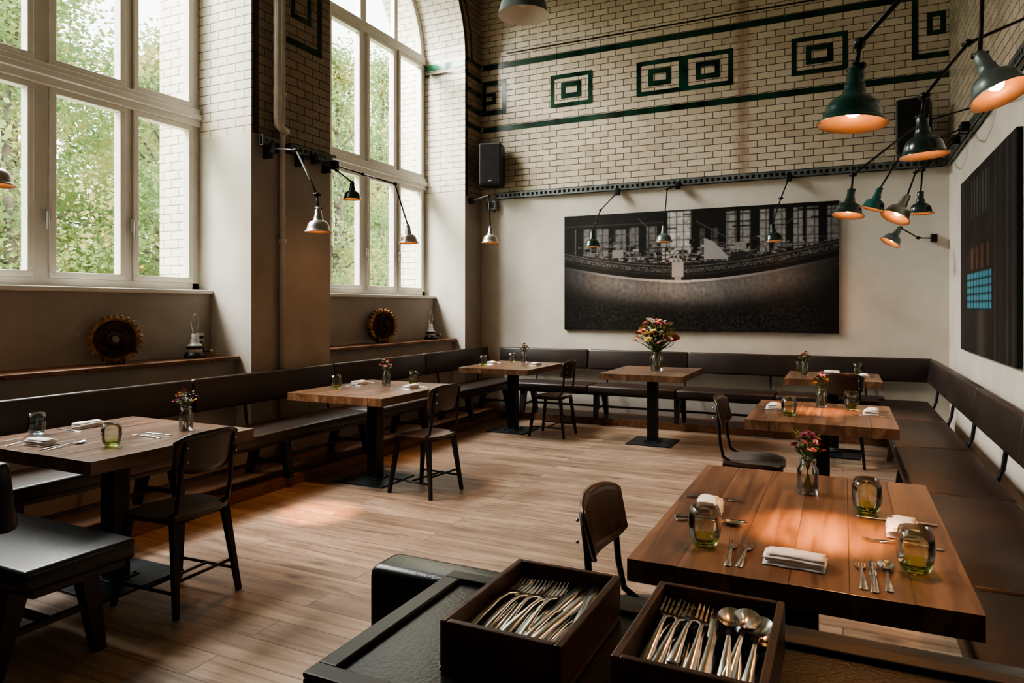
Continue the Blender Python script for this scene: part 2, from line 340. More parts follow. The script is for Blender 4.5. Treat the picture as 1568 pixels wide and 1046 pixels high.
def window(i,y0,y1):
    b=B(); yc=(y0+y1)/2; x0,x1=-5.215,-5.145; w=(y1-y0)/4
    b.bx(x0,x1,y0,y1,SILL-0.03,SILL+0.07,'frame_white',0.006)
    for y,s in ((y0,1),(y1,-1)): b.bx(x0,x1,y,y+s*0.07,SILL,SPR,'frame_white',0.006)
    for k in (1,2,3):
        y=y0+w*k; t=0.055 if k==2 else 0.035
        top=SPR+math.sqrt(max(0,(R-0.03)**2-(y-yc)**2))
        b.bx(x0+0.002,x1-0.002,y-t,y+t,SILL,top,'frame_white',0.006)
    b.bx(x0-0.002,x1+0.03,y0,y1,3.00,3.16,'frame_white',0.01); b.bx(x0-0.002,x1+0.055,y0,y1,3.06,3.11,'frame_white',0.008)
    b.bx(x0-0.002,x1+0.02,y0,y1,4.70,4.82,'frame_white',0.01)
    for k in range(4):
        a=y0+w*k+(0.07 if k==0 else (0.055 if k==2 else 0.035)); c=y0+w*(k+1)-(0.07 if k==3 else (0.055 if k==1 else 0.035))
        for z0,z1 in ((SILL+0.07,3.0),(3.16,4.70)):
            t=0.045; xx=(x0+0.01,x1+0.018)
            b.bx(*xx,a,c,z0,z0+t,'frame_white',0.005); b.bx(*xx,a,c,z1-t,z1,'frame_white',0.005)
            b.bx(*xx,a,a+t,z0+t,z1-t,'frame_white',0.005); b.bx(*xx,c-t,c,z0+t,z1-t,'frame_white',0.005)
    n=28
    for k in range(n):
        a0=PI*k/n; a1=PI*(k+1)/n; vs=[]
        for a in (a0,a1):
            for r,x in ((R-0.09,x0),(R-0.09,x1),(R,x1),(R,x0)): vs.append((x,yc+r*math.cos(a),SPR+r*math.sin(a)))
        b.add(vs,[(0,1,5,4),(1,2,6,5),(2,3,7,6),(3,0,4,7)],'frame_white')
    for y in (yc+0.02,yc-0.62,yc+0.69):
        b.bx(x1+0.018,x1+0.03,y-0.014,y+0.014,2.02,2.12,'lamp_alu',0.004); b.bx(x1+0.04,x1+0.055,y-0.009,y+0.009,1.97,2.10,'lamp_alu',0.004)
        b.bx(x1+0.02,x1+0.05,y-0.008,y+0.008,2.07,2.09,'lamp_alu')
    b.quad([(XW,y0,SILL),(XW,y1,SILL),(XW,y1,SPR),(XW,y0,SPR)],'window_glass')
    pts=[(XW,yc+R*math.cos(PI*k/n),SPR+R*math.sin(PI*k/n)) for k in range(n+1)]
    b.add(pts,[tuple(range(n+1))],'window_glass')
    b.obj('window_%d'%i)
for i,(y0,y1) in enumerate(OPEN): window(i+1,y0,y1)
for i,(y0,y1) in enumerate(OPEN):
    b=B(); b.bx(-5.14,-4.965,y0+0.002,y1-0.002,SILL-0.03,SILL+0.005,'frame_white',0.008); b.obj('trim_%d'%(3+i))
    b=B(); b.bx(-4.998,-4.64,y0+0.004,y1-0.004,0.97,1.0,'shelf',0.004)
    for k in range(5): b.cyl((-4.641,y0+0.3+k*0.52,0.985),(-4.632,y0+0.3+k*0.52,0.985),0.008,'steel_dark',n=8)
    b.obj('wooden_shelf')
b=B(); b.bx(XL+0.001,-3.95,2.0,YB-0.001,0.0,0.08,'shelf',0.004); b.obj('bench_platform')
b=B(); b.bx(-3.949,0.449,8.02,YB-0.001,0.0,0.08,'shelf',0.004); b.obj('bench_platform')
b=B(); b.bx(0.45,XR-0.001,1.3,YB-0.001,0.0,0.08,'shelf',0.004); b.obj('bench_platform')

# ------------------------------------------------------------------ benches
def bench(L, bl0, bl1, ns, zb=0.0805, seatdepth=0.46, mat='leather', back=True):
    b=B(); n=ns; w=L/n
    for k in range(n):
        b.box(((k+0.5)*w,0.10+seatdepth/2,0.435),(w-0.008,seatdepth,0.085),mat,0.022,seg=3)
    b.bx(0.02,L-0.02,0.14,0.06+seatdepth,0.365,0.395,'darkwood',0.004)
    if back:
        T=Matrix.Translation((0,0.045,0.755)) @ Matrix.Rotation(0.12,4,'X')
        nb=max(1,n); wb=(bl1-bl0)/nb
        for k in range(nb):
            b.box((bl0+(k+0.5)*wb,0,0),(wb-0.006,0.065,0.25),mat,0.022,T,3)
    nl=max(2,int(L/0.95)+1)
    for k in range(nl):
        x=0.18+k*(L-0.36)/(nl-1)
        if back:
            b.tube([(x,0.16,0.375),(x,0.085,0.40),(x,0.05,0.5),(x,0.03,0.66),(x,0.0,0.80)],0.013,'steel_dark')
        b.beam((x,0.05+seatdepth-0.06,0.38),(x,0.05+seatdepth+0.0,zb),0.07,0.075,0.045,0.045,'darkwood')
        b.beam((x,0.17,0.38),(x,0.08,zb),0.07,0.075,0.045,0.045,'darkwood')
        b.beam((x,0.12,0.2),(x,0.03+seatdepth,0.2),0.02,0.03,0.02,0.03,'darkwood',up=(1,0,0))
    b.bx(0.18,L-0.18,0.275,0.30,0.19,0.215,'darkwood')
    return b
bench(6.3,-0.1,6.25,4).obj('banquette_bench',(XL+0.095,8.30,0),-PI/2)
bench(4.22,-0.45,4.58,4).obj('banquette_bench',(0.40,YB-0.06,0),PI)
bench(6.6,0.0,6.85,5).obj('banquette_bench',(XR-0.13,1.45,0),PI/2)
fb=bench(1.55,0.0,1.55,1,zb=0.0,seatdepth=0.44,mat='leather_black'); fb.obj('leather_bench',(-4.16,1.37,0),0)
b=B()
b.bx(-0.95,0.40,1.245,1.355,0.52,0.850,'leather_black',0.025,seg=4)
b.bx(-0.93,0.38,1.35,1.72,0.38,0.48,'leather_black',0.03,seg=4)
for z in (0.60,0.70,0.79): b.cyl((-0.954,1.30,z),(-0.945,1.30,z),0.009,'lamp_alu',n=10)
for x in (-0.85,-0.3,0.28):
    b.beam((x,1.64,0.39),(x,1.68,0),0.06,0.06,0.035,0.035,'darkwood'); b.beam((x,1.36,0.39),(x,1.31,0),0.06,0.06,0.035,0.035,'darkwood')
    b.tube([(x,1.40,0.4),(x,1.32,0.45),(x,1.30,0.58)],0.012,'steel_dark')
b.bx(-0.93,0.38,1.40,1.66,0.35,0.385,'darkwood')
b.obj('leather_bench')
b=B(); X0,X1,Y0,Y1=-0.72,0.92,0.79,1.232
b.bx(X0+0.02,X1-0.02,Y0+0.02,Y1-0.02,0.06,0.845,'darkwood',0.004)
b.bx(X0+0.05,X1-0.05,Y0+0.05,Y1-0.05,0.0,0.06,'darkwood')
b.bx(X0,X1,Y0,Y1,0.845,0.873,'leather_black',0.004)
t=0.035
b.bx(X0,X1,Y0,Y0+t,0.873,0.882,'darkwood',0.003); b.bx(X0,X1,Y1-t,Y1,0.873,0.882,'darkwood',0.003)
b.bx(X0,X0+t,Y0+t,Y1-t,0.873,0.882,'darkwood',0.003); b.bx(X1-t,X1,Y0+t,Y1-t,0.873,0.882,'darkwood',0.003)
for k in range(3):
    xx=X0+0.05+k*0.52; b.bx(xx,xx+0.5,Y0+0.005,Y0+0.021,0.1,0.82,'darkwood',0.004); b.cyl((xx+0.42,Y0-0.02,0.5),(xx+0.42,Y0+0.005,0.5),0.012,'lamp_alu')
b.obj('sideboard')

# ------------------------------------------------------------------ tables
def table(cx,cy,sx,sy,name='dining_table'):
    b=B(); hx,hy=sx/2,sy/2; nb=max(4,round(sx/0.135)); w=sx/nb
    rnd=random.Random(int(cx*100+cy*37))
    for k in range(nb):
        e=rnd.uniform(-0.0015,0.0015)
        b.bx(-hx+k*w,-hx+(k+1)*w,-hy+e,hy+e,0.69,0.75,'table',0.0012)
    b.bx(-0.24,0.24,-0.03,0.03,0.67,0.69,'steel_dark'); b.bx(-0.03,0.03,-0.3,0.3,0.67,0.69,'steel_dark')
    b.bx(-0.05,0.05,-0.05,0.05,0.02,0.675,'steel_dark',0.006)
    b.bx(-0.23,0.23,-0.23,0.23,0.0,0.012,'steel_base',0.003); b.bx(-0.08,0.08,-0.08,0.08,0.012,0.022,'steel_base',0.002)
    for p in ((-.065,-.065),(.065,-.065),(.065,.065),(-.065,.065)): b.cyl((p[0],p[1],.02),(p[0],p[1],.03),.009,'steel_dark',n=6)
    return b.obj(name,(cx,cy,0))
table(-0.12,2.41,0.80,1.22)
table(-0.125,4.82,0.81,0.97)
table(-0.09,7.40,0.82,0.84)
table(-1.80,7.20,0.84,1.02)
table(-3.43,7.22,0.84,1.05)
table(-3.48,4.68,0.90,1.06)
table(-3.43,2.38,1.00,0.92)

# ------------------------------------------------------------------ chairs
def chair_mesh():
    b=B()
    nx,ny=10,10; vs=[]
    def sp(u,v,dz):
        a=u*2-1; c=v*2-1
        x=a*math.sqrt(1-0.30*c*c)*0.20*(1.0+0.06*c); y=c*math.sqrt(1-0.30*a*a)*0.195
        z=0.45+dz-0.008*(1-a*a)*(1-c*c)-(0.012*max(0,c-0.6)/0.4)
        return (x,y,z)
    for dz in (0,-0.022):
        for j in range(ny+1):
            for i in range(nx+1): vs.append(sp(i/nx,j/ny,dz))
    o=(nx+1)*(ny+1); top=[];rest=[]
    for j in range(ny):
        for i in range(nx):
            q=j*(nx+1)+i; top.append((q,q+1,q+nx+2,q+nx+1)); rest.append((o+q,o+q+nx+1,o+q+nx+2,o+q+1))
    for i in range(nx): rest.append((i,o+i,o+i+1,i+1)); q=ny*(nx+1)+i; rest.append((q,q+1,o+q+1,o+q))
    for j in range(ny): q=j*(nx+1); rest.append((q,q+nx+1,o+q+nx+1,o+q)); q+=nx; rest.append((q,o+q,o+q+nx+1,q+nx+1))
    b.add(vs,top,'seatgrey',True); b.add(vs,rest,'chairwood',False)
    fr=[(-0.15,0.14,0.418),(0.15,0.14,0.418),(0.15,-0.15,0.418),(-0.15,-0.15,0.418)]
    for i in range(4): b.cyl(fr[i],fr[(i+1)%4],0.010,'steel_dark',n=8)
    legs=[((-0.15,0.14,0.43),(-0.19,0.20,0)),((0.15,0.14,0.43),(0.19,0.20,0)),((-0.15,-0.15,0.43),(-0.19,-0.205,0)),((0.15,-0.15,0.43),(0.19,-0.205,0))]
    for p,q in legs: b.beam(p,q,0.036,0.032,0.022,0.022,'steel_dark')
    def at(l,z): p,q=Vector(l[0]),Vector(l[1]); t=(p.z-z)/(p.z-q.z); return p.lerp(q,t)
    z=0.11
    b.cyl(at(legs[0],z),at(legs[2],z),0.008,'steel_dark',n=8); b.cyl(at(legs[1],z),at(legs[3],z),0.008,'steel_dark',n=8)
    m0=(at(legs[0],z)+at(legs[2],z))/2; m1=(at(legs[1],z)+at(legs[3],z))/2; b.cyl(m0,m1,0.008,'steel_dark',n=8)
    b.cyl(at(legs[2],0.16),at(legs[3],0.16),0.008,'steel_dark',n=8)
    for s in (-1,1):
        b.tube([(s*0.15,0.05,0.425),(s*0.155,-0.10,0.43),(s*0.155,-0.165,0.47),(s*0.155,-0.185,0.56),(s*0.15,-0.195,0.68),(s*0.145,-0.212,0.80)],0.011,'steel_dark')
    n=14; mrow=6; W=0.19; vs=[]
    for side in (0,1):
        for j in range(mrow+1):
            v=j/mrow
            for i in range(n+1):
                u=i/n*2-1
                half=W*(1.0-0.08*(1-v)); edge=abs(u)**5
                zc=0.738; hh=0.090*(1-0.28*edge)
                x=u*half; y=-0.205+0.045*u*u-0.03*(v-0.5)-0.014*side-0.012
                zz=zc+(v*2-1)*hh+0.010*(1-u*u)*(v*2-1)
                vs.append((x,y,zz))
    o=(n+1)*(mrow+1); fs=[]
    for j in range(mrow):
        for i in range(n):
            q=j*(n+1)+i; fs.append((q,q+n+1,q+n+2,q+1)); fs.append((o+q,o+q+1,o+q+n+2,o+q+n+1))
    for i in range(n): fs.append((i,i+1,o+i+1,o+i)); q=mrow*(n+1)+i; fs.append((q,o+q,o+q+1,q+1))
    for j in range(mrow): q=j*(n+1); fs.append((q,o+q,o+q+n+1,q+n+1)); q+=n; fs.append((q,q+n+1,o+q+n+1,o+q))
    b.add(vs,fs,'chairwood',True)
    for s in (-1,1):
        for zz in (0.71,0.775): b.sphere((s*0.147,-0.228,zz),0.006,'lamp_alu',n=8)
    return b.mesh('dining_chair')
cm=chair_mesh()
for x,y,rz in ((-2.94,2.36,PI/2+0.05),(-2.91,4.55,PI/2-0.12),(-2.91,7.15,PI/2),(-0.52,4.70,-PI/2+0.0),(-0.50,2.13,-PI/2+0.02),(-0.02,6.98,0.0)):
    place('dining_chair',cm,(x,y,0),rz)

# ------------------------------------------------------------------ tableware
def tumbler(mat,base):
    b=B()
    out=[(0.041,0.028),(0.0455,0.055),(0.044,0.085),(0.038,0.112)]
    inn=[(0.0368,0.112),(0.0427,0.085),(0.0442,0.055),(0.0398,0.028)]
    b.lathe(out+inn,mat,32)
    b.lathe([(0.001,0.0),(0.024,0.0),(0.033,0.006),(0.041,0.028)],base,32); b.lathe([(0.0398,0.028),(0.030,0.011),(0.001,0.009)],base,32)
    return b.mesh('stemless_glass')
tg=tumbler('glass_green','glass_greenbase'); tb=tumbler('glass_blue','glass_blue')
def strip(b,pts,mat,T=None,th=0.0022):
    vs=[];n=len(pts)
    for y,w,z in pts: vs += [(-w,y,z),(0,y,z-0.001),(w,y,z),(w*0.9,y,z+th),(0,y,z+th-0.0004),(-w*0.9,y,z+th)]
    fs=[]
    for i in range(n-1):
        for k in range(6): k2=(k+1)%6; fs.append((i*6+k,i*6+k2,(i+1)*6+k2,(i+1)*6+k))
    fs.append((5,4,3,2,1,0)); fs.append(tuple((n-1)*6+k for k in range(6)))
    b.add(vs,fs,mat,True,T)
def fork(b,T=None,mat='cutlery'):
    strip(b,[(-0.10,0.007,0.001),(-0.095,0.010,0.001),(-0.06,0.007,0.004),(0.0,0.0035,0.008),(0.03,0.0035,0.006),(0.042,0.010,0.003),(0.055,0.0125,0.001)],mat,T)
    for k in range(4):
        x=-0.0105+k*0.007
        b.add([(x-0.0019,0.054,0.001),(x+0.0019,0.054,0.001),(x+0.0019,0.054,0.003),(x-0.0019,0.054,0.003),
               (x-0.0016,0.085,0.001),(x+0.0016,0.085,0.001),(x+0.0016,0.085,0.003),(x-0.0016,0.085,0.003),
               (x-0.0006,0.102,0.006),(x+0.0006,0.102,0.006),(x+0.0006,0.102,0.007),(x-0.0006,0.102,0.007)],
              [(0,1,5,4),(1,2,6,5),(2,3,7,6),(3,0,4,7),(4,5,9,8),(5,6,10,9),(6,7,11,10),(7,4,8,11),(8,9,10,11)],mat,False,T)
def knife(b,T=None,mat='cutlery'):
    strip(b,[(-0.11,0.007,0.001),(-0.105,0.009,0.001),(-0.05,0.0075,0.002),(0.0,0.006,0.002),(0.005,0.009,0.001),(0.06,0.0105,0.001),(0.10,0.008,0.001),(0.112,0.002,0.001)],mat,T,0.0026)
def spoon(b,T=None,mat='cutlery'):
    strip(b,[(-0.10,0.007,0.001),(-0.095,0.010,0.001),(-0.06,0.007,0.004),(0.0,0.0035,0.008),(0.035,0.004,0.006)],mat,T)
    n=16; vs=[];rows=5
    for s in (0,1):
        for j in range(rows+1):
            for k in range(n):
                a=2*PI*k/n; r=max(0.02,j/rows); vs.append((0.020*r*math.cos(a),0.067+0.034*r*math.sin(a),0.008-0.008*(1-r*r)+0.0012*s+0.001))
    fs=[]
    for s in (0,1):
        o=s*(rows+1)*n
        for j in range(rows):
            for k in range(n): k2=(k+1)%n; fs.append((o+j*n+k,o+j*n+k2,o+(j+1)*n+k2,o+(j+1)*n+k))
    b.add(vs,fs,mat,True,T)
def mk(f,name): b=B(); f(b); return b.mesh(name)
mf=mk(fork,'fork'); mkn=mk(knife,'knife'); ms=mk(spoon,'spoon')
def napkin_mesh():
    b=B()
    for i,(dx,dy,w,l) in enumerate(((0,0,0.15,0.085),(0.003,0.002,0.147,0.082),(-0.002,0.0,0.145,0.080),(0.004,-0.004,0.14,0.060))):
        nx,ny=12,6; vs=[]; z0=0.001+i*0.0075; hh=0.007
        for s in (0,1):
            for jy in range(ny+1):
                for ix in range(nx+1):
                    u=ix/nx-0.5; v=jy/ny-0.5
                    z=z0+(hh if s else 0)*(1-0.6*(abs(2*v)**6))*(1-0.5*(abs(2*u)**8))+ (0.0022*math.sin(u*9+i)*math.sin(v*7+i*2)+0.0022 if i>0 else 0)
                    vs.append((dx+u*w,dy+v*l+0.002*math.sin(u*12),z))
        o=(nx+1)*(ny+1); fs=[]
        for jy in range(ny):
            for ix in range(nx): q=jy*(nx+1)+ix; fs.append((o+q,o+q+1,o+q+nx+2,o+q+nx+1)); fs.append((q,q+nx+1,q+nx+2,q+1))
        for ix in range(nx): fs.append((ix,ix+1,o+ix+1,o+ix)); q=ny*(nx+1)+ix; fs.append((q,o+q,o+q+1,q+1))
        for jy in range(ny): q=jy*(nx+1); fs.append((q,o+q,o+q+nx+1,q+nx+1)); q+=nx; fs.append((q,q+nx+1,o+q+nx+1,o+q))
        b.add(vs,fs,'napkin',True)
    return b.mesh('folded_napkin')
nm=napkin_mesh()
TZ=0.7505
def setting(x,y,rz,kn=True,sp=False):
    T=Matrix.Rotation(rz,4,'Z')
    def P(a,c): v=T@Vector((a,c,0)); return (x+v.x,y+v.y,TZ)
    place('folded_napkin',nm,P(0,0),rz+random.uniform(-.1,.1))
    place('fork',mf,P(-0.125,0.01),rz+random.uniform(-.04,.04))
    if kn: place('knife',mkn,P(0.115,0.01),rz+random.uniform(-.04,.04))
    if sp: place('spoon',ms,P(0.155,0.01),rz)
setting(-0.114,1.95,0.0,kn=False); place('fork',mf,(-0.275,1.955,TZ),0.06)
setting(-0.40,2.36,-PI/2+0.1,sp=True)
setting(0.16,2.36,PI/2)
place('fork',mf,(0.042,1.94,TZ),0.03); place('knife',mkn,(0.068,1.94,TZ),0.0); place('spoon',ms,(0.099,1.95,TZ),0.0)
for p in ((-0.35,1.99),(0.07,2.53),(0.165,2.02)): place('stemless_glass',tg,(p[0],p[1],TZ))
setting(-0.41,4.90,-PI/2); setting(0.16,4.90,PI/2)
for p in ((-0.30,4.58),(0.05,5.10)): place('stemless_glass',tg,(p[0],p[1],TZ))
setting(-0.10,7.66,PI); setting(0.18,7.42,PI/2)
for p in ((0.13,7.74),(-0.40,7.70)): place('stemless_glass',tg,(p[0],p[1],TZ))
setting(-3.72,7.25,-PI/2); setting(-3.18,7.3,PI/2)
for p in ((-3.60,7.55),(-3.70,7.0)): place('stemless_glass',tg,(p[0],p[1],TZ))
setting(-3.78,4.86,-PI/2); setting(-3.21,4.80,PI/2)
for p in ((-3.74,4.50),(-3.36,5.06)): place('stemless_glass',tg,(p[0],p[1],TZ))
setting(-3.80,2.48,-PI/2); setting(-3.52,2.06,0.15,sp=True)
place('stemless_glass',tb,(-3.83,2.22,TZ)); place('stemless_glass',tg,(-3.17,2.18,TZ))
place('fork',mf,(-3.24,2.42,TZ),PI/2); place('knife',mkn,(-3.27,2.50,TZ),PI/2)

def petals(b,c,r,mat,rnd):
    c=Vector(c)
    ax=Vector((rnd.uniform(-.6,.6),rnd.uniform(-.6,.6),1)).normalized(); Q=Matrix.Translation(c)@ax.to_track_quat('Z','Y').to_matrix().to_4x4()
    for ring,(rr,zz,n,lift) in enumerate(((1.0,0.0,8,0.25),(0.7,0.12,7,0.5),(0.4,0.2,5,0.7))):
        for k in range(n):
            a=2*PI*k/n+ring*0.4; ca,sa=math.cos(a),math.sin(a); w=0.42*r*rr
            def q(d,t,h): return (d*ca-t*sa, d*sa+t*ca, h)
            L=r*rr
            b.add([q(0.05*r,0,zz*r),q(L*0.55,-w,zz*r+L*lift*0.5),q(L,-w*0.5,zz*r+L*lift),q(L*1.03,w*0.5,zz*r+L*lift),q(L*0.55,w,zz*r+L*lift*0.5),q(L*0.5,0,zz*r+L*lift*0.25)],
                  [(0,1,5),(1,2,5),(2,3,5),(3,4,5),(4,0,5)],mat,True,Q)
    b.sphere((0,0,0.15*r),0.25*r,mat,Q,8)
def leafq(b,p,d,L,w,mat='leaf'):
    p=Vector(p); d=Vector(d).normalized(); s=d.cross(Vector((0,0,1))); s=s.normalized() if s.length>1e-3 else Vector((1,0,0)); n=s.cross(d)
    b.add([p,p+d*L*0.35+s*w,p+d*L*0.7+s*w*0.7-n*L*0.05,p+d*L-n*L*0.15,p+d*L*0.7-s*w*0.7-n*L*0.05,p+d*L*0.35-s*w,p+d*L*0.5+n*0.1*w],
          [(0,1,6),(1,2,6),(2,3,6),(3,4,6),(4,5,6),(5,0,6)],mat,True)
def bouquet(jarh,jarr,nf,fr,spread,height,mats,seed,nleaf):
    rnd=random.Random(seed); b=B()
    h=jarh; r=jarr
    prof=[(0.001,0.0),(r*0.9,0.0),(r,h*0.05),(r,h*0.70),(r*0.75,h*0.82),(r*0.72,h*0.86),(r*0.78,h*0.88),(r*0.78,h)]
    inn=[(r*0.72,h),(r*0.68,h*0.86),(r*0.70,h*0.82),(r*0.93,h*0.70),(r*0.93,h*0.06),(0.001,h*0.04)]
    b.lathe(prof+inn,'glass_clear',24)
    for k in range(nf):
        a=2*PI*k*0.618; t=math.sqrt((k+0.5)/nf); ph=rnd.uniform(0.8,1.05)
        tip=Vector((math.cos(a)*spread*t,math.sin(a)*spread*t,h+height*(0.15+0.85*(1-t*t*0.8)*ph)))
        base=Vector((-math.cos(a)*r*0.5,-math.sin(a)*r*0.5,h*0.1)); mid=Vector((math.cos(a)*r*0.3,math.sin(a)*r*0.3,h*0.95))
        b.tube([base,mid,mid.lerp(tip,0.6)+Vector((0,0,0.01)),tip],0.0016 if fr<0.03 else 0.003,'stem',5)
        petals(b,tip,fr*rnd.uniform(0.6,1.2),rnd.choice(mats),rnd)
    for k in range(nleaf):
        a=rnd.uniform(0,2*PI); t=rnd.random(); p=Vector((math.cos(a)*spread*0.6*t,math.sin(a)*spread*0.6*t,h+height*rnd.uniform(0.05,0.75)))
        leafq(b,p,(math.cos(a),math.sin(a),rnd.uniform(0.0,1.3)),min(fr*rnd.uniform(1.8,3.0),0.10),min(fr*0.45,0.018))
    return b.mesh('flower_vase')
ff=[bouquet(0.125,0.036,14,0.016,0.055,0.10,ms_,s,44) for ms_,s in ((['pet_plum','pet_plum','pet_red','pet_pink'],1),(['pet_plum','pet_yellow','pet_red','pet_plum'],2),(['pet_red','pet_red','pet_pink'],3))]
for k,(x,y) in enumerate(((-0.114,2.70),(-0.13,5.08),(-3.53,4.90),(-3.22,2.64),(-3.45,7.58),(-0.34,7.40))):
    place('flower_vase',ff[(0,1,2,1,1,1)[k]],(x,y,TZ),k*1.3)
big=bouquet(0.20,0.065,46,0.044,0.23,0.34,['pet_pink','pet_white','pet_pink','pet_orange','pet_white','pet_yellow','pet_yellow','pet_red'],9,170)
place('flower_vase',big,(-1.77,7.25,TZ))

def cutbox(name,x0,x1,y0,y1,z0,h,kinds,seed):
    rnd=random.Random(seed); b=B(); t=0.012; cx,cy=(x0+x1)/2,(y0+y1)/2; W,L=x1-x0,y1-y0
    b.bx(-W/2,W/2,-L/2,L/2,0,0.008,'boxwood',0.002)
    for s in (-1,1):
        b.bx(s*W/2,s*(W/2-t),-L/2,L/2,0.008,h,'boxwood',0.0025); b.bx(-W/2+t,W/2-t,s*L/2,s*(L/2-t),0.008,h,'boxwood',0.0025)
    b.bx(-W/2+t+0.002,W/2-t-0.002,-L/2+t+0.002,L/2-t-0.002,0.008,0.011,'napkin',0.001)
    b.obj(name,(cx,cy,z0))
    c=B()
    for layer in range(4):
        for k in range(8):
            x=-W/2+t+0.018+(W-2*t-0.038)*k/7.0+rnd.uniform(-.003,.003)
            f=kinds[min(len(kinds)-1,int(k/8*len(kinds)))]
            T=Matrix.Translation((x,0.012+rnd.uniform(-0.016,0.012),0.0145+layer*0.0115+rnd.uniform(0,0.003)))@Matrix.Rotation(rnd.uniform(-0.13,0.10),4,'Z')@Matrix.Rotation(rnd.uniform(0.0,0.05),4,'X')@Matrix.Rotation(rnd.uniform(-0.35,0.35),4,'Y')
            f(c,T)
    c.obj('cutlery_pile',(cx,cy,z0))
cutbox('cutlery_box',-0.546,-0.350,0.892,1.175,0.8735,0.078,[fork,fork,fork,knife,knife],3)
cutbox('cutlery_box',-0.283,-0.083,0.900,1.183,0.8735,0.078,[fork,fork,knife,spoon,spoon],5)

# ------------------------------------------------------------------ lamps
def lamp(joints, sh_dir, mat, r=0.10, light=6.0, arm=0.007, name='articulated_lamp', aim=None, pool=2.8, size=0.50):
    o=Vector(joints[0]); b=B(); J=[Vector(j)-o for j in joints]
    b.box((0,0,0),(0.06,0.06,0.085),'steel_dark',0.008)
    for i in range(len(J)-1):
        b.cyl(J[i],J[i+1],arm,'steel_dark',n=10); b.sphere(J[i+1],arm*2.4,'steel_dark',n=12)
        d=(J[i+1]-J[i]).normalized(); p=d.cross(Vector((0,0,1)))
        p=p.normalized() if p.length>0.05 else Vector((1,0,0))
        b.cyl(J[i+1]-p*arm*3.5,J[i+1]+p*arm*3.5,arm*1.3,'steel_dark',n=10)
    if aim is not None: sh_dir=Vector(aim)-Vector(joints[-1])
    d=Vector(sh_dir).normalized()
    Q=Matrix.Translation(J[-1])@d.to_track_quat('Z','Y').to_matrix().to_4x4()
    k=r/0.10
    prof=[(0.001,-0.01),(0.016,-0.01),(0.020,0.0),(0.026,0.012),(0.026,0.050),(0.031,0.054),(0.031,0.066),(0.034,0.072),(0.036,0.090),(0.050,0.096),(0.066,0.106),(0.077,0.122),(0.083,0.142),(0.087,0.160),(0.094,0.172),(0.1035,0.178),(0.104,0.183)]
    b.lathe([(a*k,z*k) for a,z in prof],mat,36,Q)
    inn=[(0.1035,0.183),(0.092,0.175),(0.085,0.161),(0.080,0.142),(0.074,0.124),(0.062,0.110),(0.045,0.101),(0.001,0.098)]
    b.lathe([(a*k,z*k) for a,z in inn],'lamp_in',36,Q)
    b.sphere((0,0,0.132*k),0.028*k,'bulb',Q,12)
    ob=b.obj(name,o)
    if light>0:
        for typ,e,sz in (('pool',light*pool,size),('spill',light*0.8,2.0)):
            l=bpy.data.lights.new('lamp_'+typ,'SPOT'); l.energy=e; l.color=(1.0,0.45,0.16); l.spot_size=sz; l.spot_blend=1.0; l.shadow_soft_size=0.02
            lo=bpy.data.objects.new('lamp_'+typ,l); scene.collection.objects.link(lo); lo.parent=ob
            lo.location=J[-1]+d*0.172*k; lo.rotation_euler=(-d).to_track_quat('Z','Y').to_euler()
    return ob
def dn(x=0,y=0): return (x,y,-1)
WR=XR-0.078; YR=YB-0.078
lamp([(WR,2.75,2.93),(0.28,2.40,2.48),(0.045,2.36,2.22),(0.036,2.35,2.145)],None,'lamp_green',0.095,30,0.008,aim=(-0.06,2.27,0.75),pool=13,size=0.40)
lamp([(WR,4.35,2.93),(0.54,3.93,2.68),(0.34,3.74,2.40),(0.33,3.72,2.30)],dn(0.05),'lamp_black',0.10,14,0.008)
lamp([(WR,3.9,2.93),(0.55,3.62,2.80),(0.53,3.55,2.50)],(0.35,-0.25,-1),'lamp_grey',0.115,0,0.009)
lamp([(WR,6.2,2.93),(0.5,5.8,2.75),(0.06,5.15,2.30),(0.05,5.10,2.19)],None,'lamp_black',0.095,24,aim=(-0.12,4.88,0.75),pool=12,size=0.38)
lamp([(WR,6.9,2.93),(0.42,6.5,2.65),(0.26,6.2,2.35)],(-0.3,0,-1),'lamp_green',0.09,8)
lamp([(WR,7.4,2.93),(0.62,6.95,2.60),(0.60,6.88,2.40)],dn(),'lamp_black',0.10,8)
lamp([(WR,7.0,2.93),(0.55,6.7,2.55),(0.46,6.35,2.30)],(-0.5,-0.3,-1),'lamp_alu',0.11,6)
lamp([(0.86,YB-0.032,2.14),(0.70,YB-0.25,2.13),(0.52,YB-0.5,2.22)],(-0.6,-0.2,-1),'lamp_grey',0.10,5)
lamp([(-2.55,YR,2.86),(-2.72,8.25,2.62),(-2.78,8.12,2.34)],dn(),'lamp_black',0.10,8)
lamp([(-1.80,YR,2.88),(-1.86,8.12,2.80),(-1.89,8.08,2.36)],dn(),'lamp_grey',0.10,8)
lamp([(-0.55,YR,2.88),(-0.62,8.2,2.62),(-0.70,8.08,2.32)],dn(0.1),'lamp_black',0.10,8)
PX=XL+0.118
lamp([(PX,4.50,2.78),(-3.72,4.02,2.60),(-3.30,3.77,2.20),(-3.27,3.75,2.10)],dn(),'lamp_alu',0.09,36,pool=16,size=0.34)
lamp([(PX,5.0,2.78),(-4.15,5.0,2.66),(-4.02,5.06,2.55)],dn(),'lamp_black',0.085,8)
lamp([(PX,5.28,2.78),(-4.05,5.25,2.66),(-3.72,5.30,2.55),(-3.62,5.36,2.17)],dn(0.05),'lamp_alu',0.09,10)
lamp([(XL+0.035,8.15,2.84),(-4.0,7.6,2.78),(-3.70,7.12,2.70),(-3.66,7.10,2.34)],dn(),'lamp_alu',0.10,10)
